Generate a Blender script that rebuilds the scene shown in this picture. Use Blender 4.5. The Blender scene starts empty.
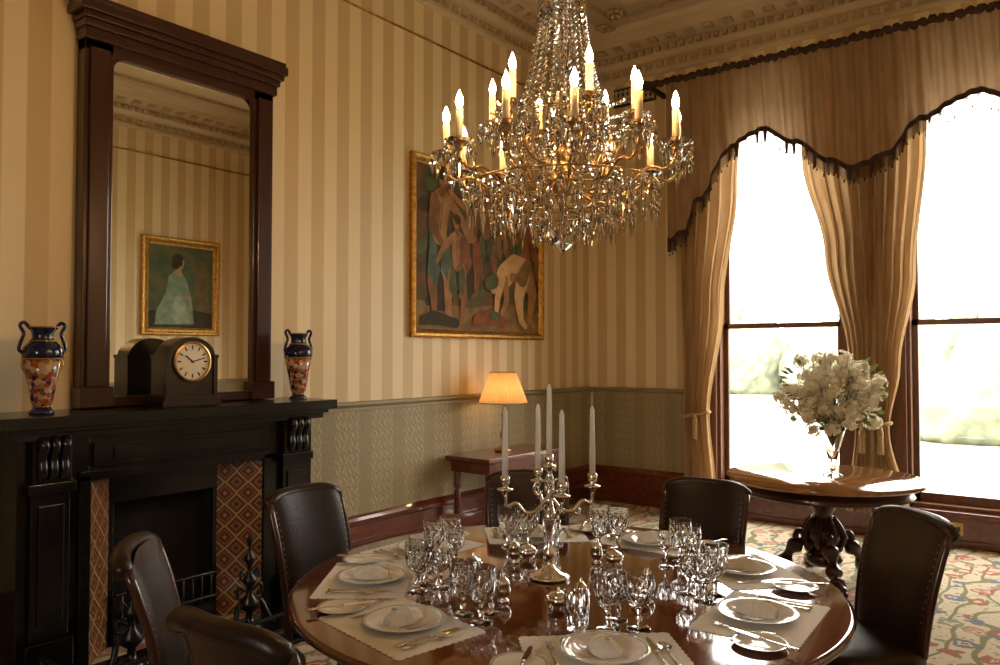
import bpy, math, random
from math import sin, cos, pi, radians
from mathutils import Vector, Matrix
random.seed(7)
sc = bpy.context.scene
try:
    sc.view_settings.view_transform = 'Standard'
    sc.view_settings.look = 'None'
except Exception: pass

# ---------------------------------------------------------------- materials
def M(name, c1, c2=None, scale=5, stretch=(1,1,1), rough=.5, metal=0, coat=0, trans=0, ior=1.5,
      bump=0, bscale=None, emit=None, estr=0, lo=.35, hi=.65, transl=0, sheen=0, spec=None):
    m = bpy.data.materials.new(name); m.use_nodes = True
    nt = m.node_tree; N = nt.nodes; L = nt.links
    b = N['Principled BSDF']
    b.inputs['Base Color'].default_value = (*c1, 1)
    b.inputs['Roughness'].default_value = rough
    b.inputs['Metallic'].default_value = metal
    b.inputs['IOR'].default_value = ior
    b.inputs['Transmission Weight'].default_value = trans
    b.inputs['Coat Weight'].default_value = coat
    b.inputs['Coat Roughness'].default_value = .06
    if sheen: b.inputs['Sheen Weight'].default_value = sheen
    if spec is not None: b.inputs['Specular IOR Level'].default_value = spec
    if emit:
        b.inputs['Emission Color'].default_value = (*emit, 1)
        b.inputs['Emission Strength'].default_value = estr
    tc = N.new('ShaderNodeTexCoord'); mp = N.new('ShaderNodeMapping')
    L.new(tc.outputs['Object'], mp.inputs['Vector'])
    mp.inputs['Scale'].default_value = stretch
    col = None
    if c2:
        n = N.new('ShaderNodeTexNoise'); n.inputs['Scale'].default_value = scale; n.inputs['Detail'].default_value = 5
        L.new(mp.outputs[0], n.inputs['Vector'])
        r = N.new('ShaderNodeValToRGB')
        r.color_ramp.elements[0].position = lo; r.color_ramp.elements[0].color = (*c1, 1)
        r.color_ramp.elements[1].position = hi; r.color_ramp.elements[1].color = (*c2, 1)
        L.new(n.outputs['Fac'], r.inputs[0]); L.new(r.outputs[0], b.inputs['Base Color'])
        col = r.outputs[0]
    if bump:
        n2 = N.new('ShaderNodeTexNoise'); n2.inputs['Scale'].default_value = bscale or scale*4
        L.new(mp.outputs[0], n2.inputs['Vector'])
        bp = N.new('ShaderNodeBump'); bp.inputs['Strength'].default_value = bump; bp.inputs['Distance'].default_value = .01
        L.new(n2.outputs['Fac'], bp.inputs['Height']); L.new(bp.outputs[0], b.inputs['Normal'])
    if transl:
        t = N.new('ShaderNodeBsdfTranslucent'); mx = N.new('ShaderNodeMixShader')
        t.inputs['Color'].default_value = (*c1, 1)
        if col: L.new(col, t.inputs['Color'])
        mx.inputs[0].default_value = transl
        L.new(b.outputs[0], mx.inputs[1]); L.new(t.outputs[0], mx.inputs[2])
        L.new(mx.outputs[0], N['Material Output'].inputs['Surface'])
    return m

def ramp(N, els, interp='LINEAR'):
    r = N.new('ShaderNodeValToRGB'); cr = r.color_ramp; cr.interpolation = interp
    while len(cr.elements) < len(els): cr.elements.new(.5)
    for e, (p, c) in zip(cr.elements, els): e.position = p; e.color = (*c, 1)
    return r

def math_n(nt, op, a, b=None):
    n = nt.nodes.new('ShaderNodeMath'); n.operation = op
    for i, x in enumerate((a, b)):
        if x is None: continue
        if isinstance(x, (int, float)): n.inputs[i].default_value = x
        else: nt.links.new(x, n.inputs[i])
    return n.outputs[0]

def stripes():
    m = M('striped_wallpaper', (.6,.42,.2), rough=.5); nt = m.node_tree; N = nt.nodes; L = nt.links
    tc = N.new('ShaderNodeTexCoord'); sp = N.new('ShaderNodeSeparateXYZ'); L.new(tc.outputs['Object'], sp.inputs[0])
    s = math_n(nt, 'ADD', sp.outputs[0], sp.outputs[1])
    s = math_n(nt, 'ADD', s, 40.0)
    f = math_n(nt, 'FRACT', math_n(nt, 'DIVIDE', s, .235))
    r = ramp(N, [(0,(.69,.53,.30)),(.03,(.83,.69,.445)),(.49,(.83,.69,.445)),(.52,(.65,.485,.26)),(.97,(.65,.485,.26)),(1,(.69,.53,.30))])
    L.new(f, r.inputs[0])
    nz = N.new('ShaderNodeTexNoise'); nz.inputs['Scale'].default_value = 3; L.new(tc.outputs['Object'], nz.inputs['Vector'])
    mx = N.new('ShaderNodeMixRGB'); mx.blend_type = 'MULTIPLY'; mx.inputs[0].default_value = .08
    L.new(r.outputs[0], mx.inputs[1]); L.new(nz.outputs['Fac'], mx.inputs[2]); L.new(mx.outputs[0], N['Principled BSDF'].inputs['Base Color'])
    return m

def dado_mat():
    m = M('embossed_dado', (.16,.15,.085), rough=.5); nt = m.node_tree; N = nt.nodes; L = nt.links
    tc = N.new('ShaderNodeTexCoord'); sp = N.new('ShaderNodeSeparateXYZ'); L.new(tc.outputs['Object'], sp.inputs[0])
    s = math_n(nt, 'ADD', sp.outputs[0], sp.outputs[1])
    pan = math_n(nt, 'GREATER_THAN', math_n(nt, 'FRACT', math_n(nt, 'DIVIDE', math_n(nt,'ADD',s,40.0), .36)), .34)
    ph = math_n(nt, 'MULTIPLY', s, 2*pi/.12); pz = math_n(nt, 'MULTIPLY', sp.outputs[2], 2*pi/.17)
    a = math_n(nt, 'SINE', math_n(nt,'ADD', ph, math_n(nt,'MULTIPLY', math_n(nt,'SINE', pz), 2.2)))
    c = math_n(nt, 'COSINE', math_n(nt,'ADD', pz, math_n(nt,'MULTIPLY', math_n(nt,'SINE', ph), 1.9)))
    orn = math_n(nt, 'MULTIPLY', math_n(nt,'MULTIPLY', a, c), pan)
    v = N.new('ShaderNodeTexVoronoi'); v.inputs['Scale'].default_value = 45; L.new(tc.outputs['Object'], v.inputs['Vector'])
    h = math_n(nt, 'ADD', math_n(nt,'ABSOLUTE', orn), math_n(nt,'MULTIPLY', v.outputs['Distance'], .4))
    r = ramp(N, [(0,(.25,.205,.105)),(1,(.39,.325,.18))]); L.new(h, r.inputs[0])
    L.new(r.outputs[0], N['Principled BSDF'].inputs['Base Color'])
    bp = N.new('ShaderNodeBump'); bp.inputs['Strength'].default_value = .35; bp.inputs['Distance'].default_value = .006
    L.new(h, bp.inputs['Height']); L.new(bp.outputs[0], N['Principled BSDF'].inputs['Normal'])
    return m

def carpet_mat():
    m = M('floral_carpet', (.5,.4,.28), rough=.95, spec=.1); nt = m.node_tree; N = nt.nodes; L = nt.links
    tc = N.new('ShaderNodeTexCoord')
    nz = N.new('ShaderNodeTexNoise'); nz.inputs['Scale'].default_value = 11; nz.inputs['Detail'].default_value = 3; L.new(tc.outputs['Object'], nz.inputs['Vector'])
    mxv = N.new('ShaderNodeMixRGB'); mxv.inputs[0].default_value = .13
    L.new(tc.outputs['Object'], mxv.inputs[1]); L.new(nz.outputs['Color'], mxv.inputs[2])
    base = (.58,.49,.35)
    def vor(scale, rnd=1.0):
        v = N.new('ShaderNodeTexVoronoi'); v.inputs['Scale'].default_value = scale; v.inputs['Randomness'].default_value = rnd; L.new(mxv.outputs[0], v.inputs['Vector'])
        sp = N.new('ShaderNodeSeparateColor'); L.new(v.outputs['Color'], sp.inputs[0]); return v, sp
    def mix(fac, a, b_):
        x = N.new('ShaderNodeMixRGB'); L.new(fac, x.inputs[0])
        for i, q in ((1,a),(2,b_)):
            if isinstance(q, tuple): x.inputs[i].default_value = (*q,1)
            else: L.new(q, x.inputs[i])
        return x.outputs[0]
    # small leaves
    v2, s2 = vor(26); r2 = ramp(N, [(0,base),(.30,(.42,.34,.20)),(.48,(.20,.24,.13)),(.66,(.50,.36,.22)),(.82,(.40,.22,.15)),(.92,base)], 'CONSTANT'); L.new(s2.outputs[1], r2.inputs[0])
    k2 = ramp(N, [(0,(1,1,1)),(.30,(1,1,1)),(.38,(0,0,0))]); L.new(v2.outputs['Distance'], k2.inputs[0])
    c = mix(k2.outputs[0], base, r2.outputs[0])
    # curling stems
    w = N.new('ShaderNodeTexWave'); w.inputs['Scale'].default_value = 2.2; w.inputs['Distortion'].default_value = 9; w.inputs['Detail'].default_value = 1; L.new(tc.outputs['Object'], w.inputs['Vector'])
    kw = ramp(N, [(0,(0,0,0)),(.88,(0,0,0)),(.93,(1,1,1))]); L.new(w.outputs['Fac'], kw.inputs[0])
    c = mix(kw.outputs[0], c, (.22,.22,.12))
    # large blooms
    v, s = vor(6.2, .8)
    r = ramp(N, [(0,(.38,.14,.10)),(.28,(.15,.20,.27)),(.46,(.52,.30,.20)),(.70,(.50,.25,.20)),(.86,(.24,.28,.20))], 'CONSTANT'); L.new(s.outputs[0], r.inputs[0])
    kd = ramp(N, [(0,(1,1,1)),(.36,(1,1,1)),(.38,(0,0,0))]); L.new(v.outputs['Distance'], kd.inputs[0])
    c = mix(kd.outputs[0], c, (.20,.20,.12))
    kb = ramp(N, [(0,(1,1,1)),(.32,(1,1,1)),(.34,(0,0,0))]); L.new(v.outputs['Distance'], kb.inputs[0])
    c = mix(kb.outputs[0], c, r.outputs[0])
    kr = ramp(N, [(0,(1,1,1)),(.18,(1,1,1)),(.20,(0,0,0))]); L.new(v.outputs['Distance'], kr.inputs[0])
    c = mix(kr.outputs[0], c, (.62,.46,.34))
    kc = ramp(N, [(0,(1,1,1)),(.09,(1,1,1)),(.11,(0,0,0))]); L.new(v.outputs['Distance'], kc.inputs[0])
    c = mix(kc.outputs[0], c, (.36,.12,.07))
    L.new(c, N['Principled BSDF'].inputs['Base Color'])
    return m

def tile_mat():
    m = M('encaustic_tiles', (.6,.4,.2), rough=.3); nt = m.node_tree; N = nt.nodes; L = nt.links
    tc = N.new('ShaderNodeTexCoord'); sp = N.new('ShaderNodeSeparateXYZ'); L.new(tc.outputs['Object'], sp.inputs[0])
    s = math_n(nt,'DIVIDE', sp.outputs[1], .0975); z = math_n(nt,'DIVIDE', sp.outputs[2], .135)
    s = math_n(nt,'ADD', s, 20.05)
    fa = math_n(nt,'ABSOLUTE', math_n(nt,'SUBTRACT', math_n(nt,'FRACT', s), .5))
    fb = math_n(nt,'ABSOLUTE', math_n(nt,'SUBTRACT', math_n(nt,'FRACT', z), .5))
    d = math_n(nt,'ADD', fa, fb)
    r = ramp(N, [(0,(.42,.24,.08)),(.10,(.14,.025,.012)),(.30,(.34,.18,.06)),(.35,(.14,.025,.012)),(.46,(.44,.28,.11)),(.54,(.44,.28,.11)),(.58,(.11,.035,.016)),(.75,(.28,.13,.045)),(.86,(.07,.022,.012))], 'CONSTANT')
    L.new(d, r.inputs[0]); L.new(r.outputs[0], N['Principled BSDF'].inputs['Base Color'])
    return m

def painted_vase_mat():
    m = M('painted_porcelain', (.7,.5,.35), rough=.12, coat=.5); nt = m.node_tree; N = nt.nodes; L = nt.links
    tc = N.new('ShaderNodeTexCoord'); v = N.new('ShaderNodeTexVoronoi'); v.inputs['Scale'].default_value = 46
    L.new(tc.outputs['Object'], v.inputs['Vector']); sp = N.new('ShaderNodeSeparateColor'); L.new(v.outputs['Color'], sp.inputs[0])
    r = ramp(N, [(0,(.46,.32,.20)),(.24,(.30,.05,.025)),(.46,(.46,.29,.16)),(.60,(.015,.02,.07)),(.78,(.36,.15,.04)),(.92,(.04,.08,.04))],'CONSTANT')
    L.new(sp.outputs[0], r.inputs[0]); L.new(r.outputs[0], N['Principled BSDF'].inputs['Base Color'])
    return m

mWALL = stripes(); mDADO = dado_mat(); mCARPET = carpet_mat(); mTILE = tile_mat(); mPV = painted_vase_mat()
mDADOR = M('dado_rail_paint', (.28,.23,.12), (.32,.27,.15), rough=.4)
mPLAST = M('plaster_cream', (.64,.53,.36), (.58,.48,.32), scale=4, rough=.6)
mPLAST2 = M('plaster_ornament', (.56,.45,.29), (.40,.30,.17), scale=30, rough=.6, bump=.5, bscale=60)
mCEIL = M('ceiling_paint', (.56,.46,.32), (.52,.43,.29), scale=2, rough=.7)
mMAHOG = M('mahogany', (.095,.018,.009), (.17,.038,.016), scale=3, stretch=(6,1,6), rough=.28, coat=.6)
mMAHOGD = M('mahogany_dark', (.032,.007,.004), (.048,.011,.006), scale=3, stretch=(6,6,1), rough=.28, coat=.4)
mEBON = M('ebonised_case', (.012,.006,.004), (.022,.010,.006), scale=5, rough=.22, coat=.5)
mTABLE = M('polished_table', (.095,.020,.008), (.16,.038,.014), scale=3, stretch=(1.2,7,1), rough=.10, coat=1)
mTABLE2 = M('polished_walnut', (.24,.10,.03), (.38,.18,.06), scale=4, stretch=(1,6,1), rough=.1, coat=1)
mWINW = M('window_wood', (.12,.045,.018), (.17,.065,.026), scale=4, stretch=(5,5,1), rough=.4)
mSLATE = M('black_slate', (.004,.004,.004), (.008,.007,.006), scale=6, rough=.22, coat=.12)
mIRON = M('cast_iron', (.03,.03,.03), (.05,.045,.04), scale=20, rough=.3, metal=.8)
mSOOT = M('firebox_soot', (.006,.005,.005), (.014,.012,.010), scale=8, rough=.9)
mMIRROR = M('mirror_silver', (.84,.83,.78), (.86,.85,.80), scale=1, rough=.0, metal=1)
mLEATH = M('dark_leather', (.012,.0055,.004), (.024,.010,.006), scale=9, rough=.36, bump=.10, bscale=90, coat=.03, spec=.35)
mBRASS = M('antique_brass', (.50,.34,.16), (.40,.25,.10), scale=12, rough=.28, metal=1)
mGILT = M('gilt_frame', (.60,.36,.09), (.35,.18,.04), scale=25, rough=.38, metal=.85, bump=.5, bscale=60)
mSILV = M('silver', (.84,.82,.78), (.76,.73,.69), scale=8, rough=.12, metal=1)
mGLASS = M('cut_crystal', (1,1,1), (.99,.99,.98), scale=1, rough=.0, trans=1, ior=1.5)
mDROP = M('chandelier_crystal', (1,.99,.96), (1,.99,.97), scale=1, rough=.0, trans=1, ior=1.55)
mIVORY = M('ivory_candle_tube', (.82,.68,.44), (.76,.62,.38), scale=6, rough=.5)
mWAX = M('white_wax', (.90,.88,.83), (.84,.82,.76), scale=6, rough=.45)
mBULB = M('glowing_bulb', (1,.7,.35), (1,.72,.4), scale=2, emit=(1,.58,.25), estr=300)
mCURT = M('curtain_fabric', (.50,.33,.17), (.57,.39,.21), scale=14, rough=.9, transl=.26, stretch=(1,1,.3), spec=.1)
mVAL = M('valance_fabric', (.38,.255,.155), (.44,.30,.185), scale=14, rough=.9, transl=.18, stretch=(1,1,.3), spec=.1)
mROPE = M('tieback_rope', (.50,.34,.14), (.34,.20,.08), scale=60, rough=.7)
mFRINGE = M('fringe_brown', (.04,.022,.02), (.075,.04,.03), scale=60, rough=.9)
mLINEN = M('white_linen', (.82,.80,.75), (.76,.74,.69), scale=90, rough=.9, bump=.2, bscale=300)
mPORC = M('white_porcelain', (.84,.82,.78), (.80,.78,.74), scale=4, rough=.1, coat=.6)
mRIM = M('plate_green_band', (.20,.30,.24), (.30,.36,.28), scale=40, rough=.15, coat=.6)
mSHADE = M('pleated_shade', (.85,.62,.34), (.80,.58,.31), scale=10, rough=.8, transl=.5)
mLAMPB = M('lamp_bulb', (1,.8,.5), (1,.82,.55), scale=2, emit=(1,.60,.26), estr=75)
mPETAL = M('cream_petals', (.88,.84,.70), (.82,.76,.58), scale=20, rough=.7, transl=.35)
mLEAF = M('leaf_green', (.14,.19,.06), (.22,.28,.10), scale=15, rough=.5, transl=.3)
mBLUE = M('cobalt_glaze', (.004,.006,.032), (.008,.012,.06), scale=12, rough=.14, coat=.4)
mDIAL = M('clock_dial', (.78,.70,.54), (.72,.64,.48), scale=6, rough=.35)
mBLACK = M('black_paint', (.01,.01,.01), (.02,.02,.02), scale=9, rough=.4)
mGRASS = M('lawn_grass', (.36,.38,.29), (.42,.43,.34), scale=1.5, rough=.95)
mHEDGE = M('hedge_leaves', (.13,.145,.10), (.26,.28,.20), scale=2.2, rough=.9)

def pane_mat():
    m = bpy.data.materials.new('window_pane'); m.use_nodes = True
    nt = m.node_tree; N = nt.nodes; L = nt.links; N.remove(N['Principled BSDF'])
    t = N.new('ShaderNodeBsdfTransparent'); g = N.new('ShaderNodeBsdfGlossy'); g.inputs['Roughness'].default_value = .02
    mx = N.new('ShaderNodeMixShader'); mx.inputs[0].default_value = .05
    L.new(t.outputs[0], mx.inputs[1]); L.new(g.outputs[0], mx.inputs[2]); L.new(mx.outputs[0], N['Material Output'].inputs['Surface'])
    return m
mPANE = pane_mat()

# ---------------------------------------------------------------- mesh builder
def smooth_path(pts, n=6):
    P = [Vector(p) for p in pts]; P = [P[0]*2-P[1]] + P + [P[-1]*2-P[-2]]; out = []
    for i in range(1, len(P)-2):
        for k in range(n):
            t = k/n; a, b, c, d = P[i-1:i+3]
            out.append(.5*((2*b)+(c-a)*t+(2*a-5*b+4*c-d)*t*t+(3*b-a-3*c+d)*t**3))
    out.append(P[-2]); return out

class MB:
    def __init__(s): s.V=[]; s.F=[]; s.Mi=[]; s.S=[]
    def add(s, vs, fs, mat=0, sm=False, mtx=None):
        o = len(s.V)
        for v in vs:
            v = Vector(v); s.V.append(tuple(mtx @ v) if mtx is not None else tuple(v))
        for f in fs: s.F.append(tuple(i+o for i in f)); s.Mi.append(mat); s.S.append(sm)
    def box(s, x0,x1,y0,y1,z0,z1, mat=0, mtx=None):
        v=[(x0,y0,z0),(x1,y0,z0),(x1,y1,z0),(x0,y1,z0),(x0,y0,z1),(x1,y0,z1),(x1,y1,z1),(x0,y1,z1)]
        s.add(v,[(0,3,2,1),(4,5,6,7),(0,1,5,4),(1,2,6,5),(2,3,7,6),(3,0,4,7)],mat,False,mtx)
    def lathe(s, prof, n=24, mat=0, mtx=None, sm=True, cap=True):
        vs=[];fs=[];m=len(prof)
        for r,z in prof:
            for k in range(n): a=2*pi*k/n; vs.append((r*cos(a),r*sin(a),z))
        for i in range(m-1):
            for k in range(n):
                k2=(k+1)%n; fs.append((i*n+k,i*n+k2,(i+1)*n+k2,(i+1)*n+k))
        if cap and prof[0][0]>1e-5: fs.append(tuple(reversed(range(n))))
        if cap and prof[-1][0]>1e-5: fs.append(tuple((m-1)*n+k for k in range(n)))
        s.add(vs,fs,mat,sm,mtx)
    def tube(s, pts, rad, n=8, mat=0, mtx=None, sm=True, flat=1.0):
        P=[Vector(p) for p in pts]; vs=[];fs=[]; m=len(P); up=Vector((0,0,1)); prev=None
        for i,p in enumerate(P):
            t=(P[min(i+1,m-1)]-P[max(i-1,0)]).normalized()
            if prev is None:
                a=t.cross(up)
                if a.length<.05: a=t.cross(Vector((1,0,0)))
            else: a=prev-t*prev.dot(t)
            a.normalize(); prev=a; b=t.cross(a)
            r=rad[i] if isinstance(rad,(list,tuple)) else rad
            for k in range(n): q=2*pi*k/n; vs.append(p+a*(r*cos(q))+b*(r*flat*sin(q)))
        for i in range(m-1):
            for k in range(n):
                k2=(k+1)%n; fs.append((i*n+k,i*n+k2,(i+1)*n+k2,(i+1)*n+k))
        fs.append(tuple(reversed(range(n)))); fs.append(tuple((m-1)*n+k for k in range(n)))
        s.add(vs,fs,mat,sm,mtx)
    def sbox(s, c, h, e=4, n=10, mat=0, mtx=None):
        vs=[];fs=[]
        for i in range(n+1):
            th=-pi/2+pi*i/n
            for k in range(2*n):
                ph=pi*k/n; d=Vector((cos(th)*cos(ph),cos(th)*sin(ph),sin(th)))
                q=(abs(d.x)**e+abs(d.y)**e+abs(d.z)**e)**(1/e); d/=q
                vs.append((c[0]+d.x*h[0],c[1]+d.y*h[1],c[2]+d.z*h[2]))
        w=2*n
        for i in range(n):
            for k in range(w): fs.append((i*w+k,i*w+(k+1)%w,(i+1)*w+(k+1)%w,(i+1)*w+k))
        s.add(vs,fs,mat,True,mtx)
    def grid(s, f, nu, nv, mat=0, sm=True, mtx=None):
        vs=[f(i/nu,j/nv) for i in range(nu+1) for j in range(nv+1)]; fs=[]
        for i in range(nu):
            for j in range(nv):
                a=i*(nv+1)+j; fs.append((a,a+nv+1,a+nv+2,a+1))
        s.add(vs,fs,mat,sm,mtx)
    def gem(s, x,y,z, r, h, n=6, f=.3, mat=0):
        vs=[(x,y,z),(x,y,z-h)]+[(x+r*cos(2*pi*k/n),y+r*sin(2*pi*k/n),z-h*f) for k in range(n)]; fs=[]
        for k in range(n):
            a=2+k;b=2+(k+1)%n; fs+=[(0,a,b),(1,b,a)]
        s.add(vs,fs,mat,False)
    def build(s, name, mats, loc=(0,0,0), rz=0, bevel=0, subs=0):
        me=bpy.data.meshes.new(name); me.from_pydata(s.V,[],s.F)
        for m in mats: me.materials.append(m)
        me.polygons.foreach_set('material_index',s.Mi); me.polygons.foreach_set('use_smooth',s.S); me.update()
        return place(me,name,loc,rz,bevel)
def place(me,name,loc=(0,0,0),rz=0,bevel=0,rot=None):
    o=bpy.data.objects.new(name,me); sc.collection.objects.link(o); o.location=loc; o.rotation_euler=rot or (0,0,rz)
    if bevel:
        b=o.modifiers.new('bevel','BEVEL'); b.width=bevel; b.segments=2; b.limit_method='ANGLE'; b.angle_limit=radians(40)
    return o
T=Matrix.Translation
def R(a,ax='Z'): return Matrix.Rotation(a,4,ax)

# ---------------------------------------------------------------- room shell
X0,X1,Y0,Y1,H=-4.45,1.18,-2.5,7.47,5.0
b=MB(); b.box(X0-.3,X1+.3,Y0-.36,Y1+.36,-.12,0); b.build('floor',[mCARPET])
b=MB(); b.box(X0-.25,X1+.25,Y0-.36,Y1+.36,H,H+.15); b.build('ceiling',[mCEIL])
b=MB(); b.box(X0-.25,X0,Y0-.25,Y1+.35,0,H); b.build('wall_left',[mWALL])
b=MB(); b.box(X1,X1+.25,Y0-.25,Y1+.35,0,H); b.build('wall_right',[mWALL])
W=[(-3.0,-1.75),(-1.3,-.05)]; WZ0,WZ1=.29,4.05
b=MB()
for x0,x1 in ((X0,-3.0),(-1.75,-1.3),(-.05,X1)): b.box(x0,x1,Y1,Y1+.35,0,H)
for x0,x1 in W: b.box(x0,x1,Y1,Y1+.35,0,WZ0); b.box(x0,x1,Y1,Y1+.35,WZ1,H)
b.build('wall_far',[mWALL])
FILL_W=(-1.4,-.3); FILL_Z0,FILL_Z1=1.3,2.8  # unseen opening added in the back wall, sized for front fill light
b=MB(); b.box(X0,FILL_W[0],Y0-.35,Y0,0,H); b.box(FILL_W[1],X1,Y0-.35,Y0,0,H); b.box(FILL_W[0],FILL_W[1],Y0-.35,Y0,0,FILL_Z0); b.box(FILL_W[0],FILL_W[1],Y0-.35,Y0,FILL_Z1,H); b.build('wall_back',[mWALL])

def ring(b, prof, mat=0, r=(X0,X1,Y0,Y1)):
    x0,x1,y0,y1=r
    def pt(c,i,z): return [(x0+i,y0+i,z),(x1-i,y0+i,z),(x1-i,y1-i,z),(x0+i,y1-i,z)][c]
    vs=[pt(c,i,z) for i,z in prof for c in range(4)]; fs=[]
    for k in range(len(prof)-1):
        for c in range(4): d=(c+1)%4; fs.append((k*4+c,k*4+d,k*4+4+d,k*4+4+c))
    b.add(vs,fs,mat)
# cornice
b=MB()
ring(b,[(0,4.56),(.04,4.57),(.04,4.61),(.015,4.62),(.015,4.70),(.06,4.71),(.10,4.75),(.10,4.82),(.17,4.84),(.28,4.87),(.30,4.93),(.38,4.95),(.42,5.0)],0)
def along(step,fn):
    y=Y0+.1
    while y<Y1-.05: fn('L',y); fn('R',y); y+=step
    x=X0+.1
    while x<X1-.05: fn('F',x); x+=step
def at(side,t,i0,i1,w,z0,z1,mat):
    if side=='L': b.box(X0+i0,X0+i1,t-w,t+w,z0,z1,mat)
    elif side=='R': b.box(X1-i1,X1-i0,t-w,t+w,z0,z1,mat)
    else: b.box(t-w,t+w,Y1-i1,Y1-i0,z0,z1,mat)
along(.09,lambda s,t: at(s,t,.09,.15,.025,4.765,4.815,1))
along(.13,lambda s,t: at(s,t,.0,.032,.045,4.635,4.69,1))
along(.20,lambda s,t: at(s,t,.17,.27,.05,4.835,4.865,1))
b.build('trim_1',[mPLAST,mPLAST2],bevel=.006)
# ceiling coffers
b=MB()
ring(b,[(.95,5.0),(.95,4.93),(1.0,4.90),(1.22,4.90),(1.27,4.93),(1.27,5.0)],0)
ring(b,[(.60,5.0),(.60,4.975),(.66,4.965),(.66,5.0)],1)
for xx in (-2.75,-.45): b.box(xx-.11,xx+.11,Y0+1.2,Y1-1.2,4.90,5.0,0)
for yy in (.6,3.0,5.0): b.box(X0+1.2,X1-1.2,yy-.11,yy+.11,4.902,5.0,0)
t=Y0+1.2
while t<Y1-1.1:
    b.lathe([(0,4.885),(.035,4.89),(.045,4.90)],6,1,T((X0+1.11,t,0))); t+=.16
t=X0+1.2
while t<X1-1.1:
    b.lathe([(0,4.885),(.035,4.89),(.045,4.90)],6,1,T((t,Y1-1.11,0))); t+=.16
for c in ((X0+.5,Y1-.5),(X0+.75,Y1-.75)):
    for k in range(8):
        b.lathe([(0,-.03),(.045,-.01),(.02,0)],6,1,T((c[0]+.07*cos(k*pi/4),c[1]+.07*sin(k*pi/4),4.99)))
b.build('trim_2',[mPLAST,mPLAST2])
# dado, rails, skirting
def strip(name,side,prof,mat,a0,a1):
    b=MB(); vs=[];n=len(prof)
    for t in (a0,a1):
        for i,z in prof:
            vs.append({'L':(X0+i,t,z),'R':(X1-i,t,z),'F':(t,Y1-i,z),'B':(t,Y0+i,z)}[side])
    fs=[(k,k+1,n+k+1,n+k) for k in range(n-1)]+[tuple(range(n)),tuple(range(2*n-1,n-1,-1)),(n-1,0,n,2*n-1)]
    b.add(vs,fs); return b.build(name,[mat])
dp=[(0,.37),(.012,.37),(.012,1.18),(0,1.18)]
rp=[(0,1.17),(.03,1.175),(.03,1.19),(.018,1.20),(.04,1.215),(.04,1.232),(0,1.24)]
sp=[(0,0),(.045,0),(.045,.05),(.032,.06),(.032,.15),(.045,.165),(.045,.19),(.03,.20),(.03,.30),(.045,.315),(.05,.345),(.035,.365),(.02,.38),(0,.385)]
for side,nm,a0,a1 in (('L','left',3.35,Y1),('R','right',Y0,Y1),('F','far',X0+.05,-3.08),('B','back',X0,X1),('L','near',Y0,1.5)):
    strip('trim_dado_'+nm,side,dp,mDADO,a0,a1)
    strip('trim_rail_'+nm,side,rp,mDADOR,a0,a1)
    strip('baseboard_'+nm,side,sp,mMAHOG,a0,a1)
b=MB(); b.box(-3.06,X1-.05,Y1-.04,Y1-.001,0,.24); b.box(-3.06,X1-.05,Y1-.07,Y1-.001,.24,.29); b.box(-3.06,X1-.05,Y1-.055,Y1-.001,0,.06)
b.build('baseboard_window',[mMAHOG],bevel=.006)
b=MB(); b.box(-.95,-.86,Y1-.052,Y1-.042,.10,.20,0); b.box(-.93,-.88,Y1-.056,Y1-.05,.13,.17,1); b.build('trim_socket_plate',[mBRASS,mBLACK])
for nm,x in (('left',X0+.035),('right',X1-.035)):
    b=MB(); b.tube([(x,Y0+.1,4.26),(x,Y1-.1,4.26)],.009,8,0)
    y=Y0+.3
    while y<Y1: b.tube([(x,y,4.26),(X0+.001 if nm=='left' else X1-.001,y,4.27)],.006,6,0); y+=.6
    b.build('trim_picture_rail_'+nm,[mGILT])
b=MB(); b.box(-4.12,-3.62,Y1-.02,Y1-.001,4.30,4.50,0)
for k in range(9): b.box(-4.10+k*.055,-4.075+k*.055,Y1-.03,Y1-.015,4.32,4.48,1)
for k in range(3): b.box(-4.11,-3.63,Y1-.034,Y1-.02,4.33+k*.06,4.345+k*.06,1)
b.build('trim_vent_grille',[mBLACK,mPLAST2])

# ---------------------------------------------------------------- windows, plus an added fill-light opening behind the camera
wn=0
for (x0,x1,z0_,z1_,YW,sg) in [(a,c,WZ0,WZ1,Y1,1) for a,c in W]+[(FILL_W[0],FILL_W[1],FILL_Z0,FILL_Z1,Y0,-1)]:  # last entry is the added fill window, out of view
    wn+=1; b=MB(); zm=z0_+(z1_-z0_)*.42
    def wb(xa,xb,ya,yb,za,zb,m=0):
        p,q=YW+sg*ya,YW+sg*yb; b.box(xa,xb,min(p,q),max(p,q),za,zb,m)
    wb(x0-.10,x0+.03,-.05,-.001,z0_,z1_+.08); wb(x1-.03,x1+.10,-.05,-.001,z0_,z1_+.08)
    wb(x0-.10,x1+.10,-.05,-.001,z1_-.02,z1_+.10)
    wb(x0+.001,x0+.06,0,.22,z0_,z1_); wb(x1-.06,x1-.001,0,.22,z0_,z1_); wb(x0,x1,0,.22,z1_-.06,z1_)
    wb(x0,x1,0,.34,z0_,z0_+.035)
    for lo_,(z0,z1,y) in enumerate(((z0_+.035,zm+.03,.10),(zm-.01,z1_-.06,.145))):
        wb(x0+.06,x0+.105,y,y+.04,z0,z1); wb(x1-.105,x1-.06,y,y+.04,z0,z1)
        wb(x0+.06,x1-.06,y,y+.04,z0,z0+(.045 if lo_ else .08)); wb(x0+.06,x1-.06,y,y+.04,z1-.045,z1)
        wb(x0+.105,x1-.105,y+.018,y+.022,z0+.04,z1-.04,1)
    b.build('window_%d'%wn,[mWINW,mPANE])

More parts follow.
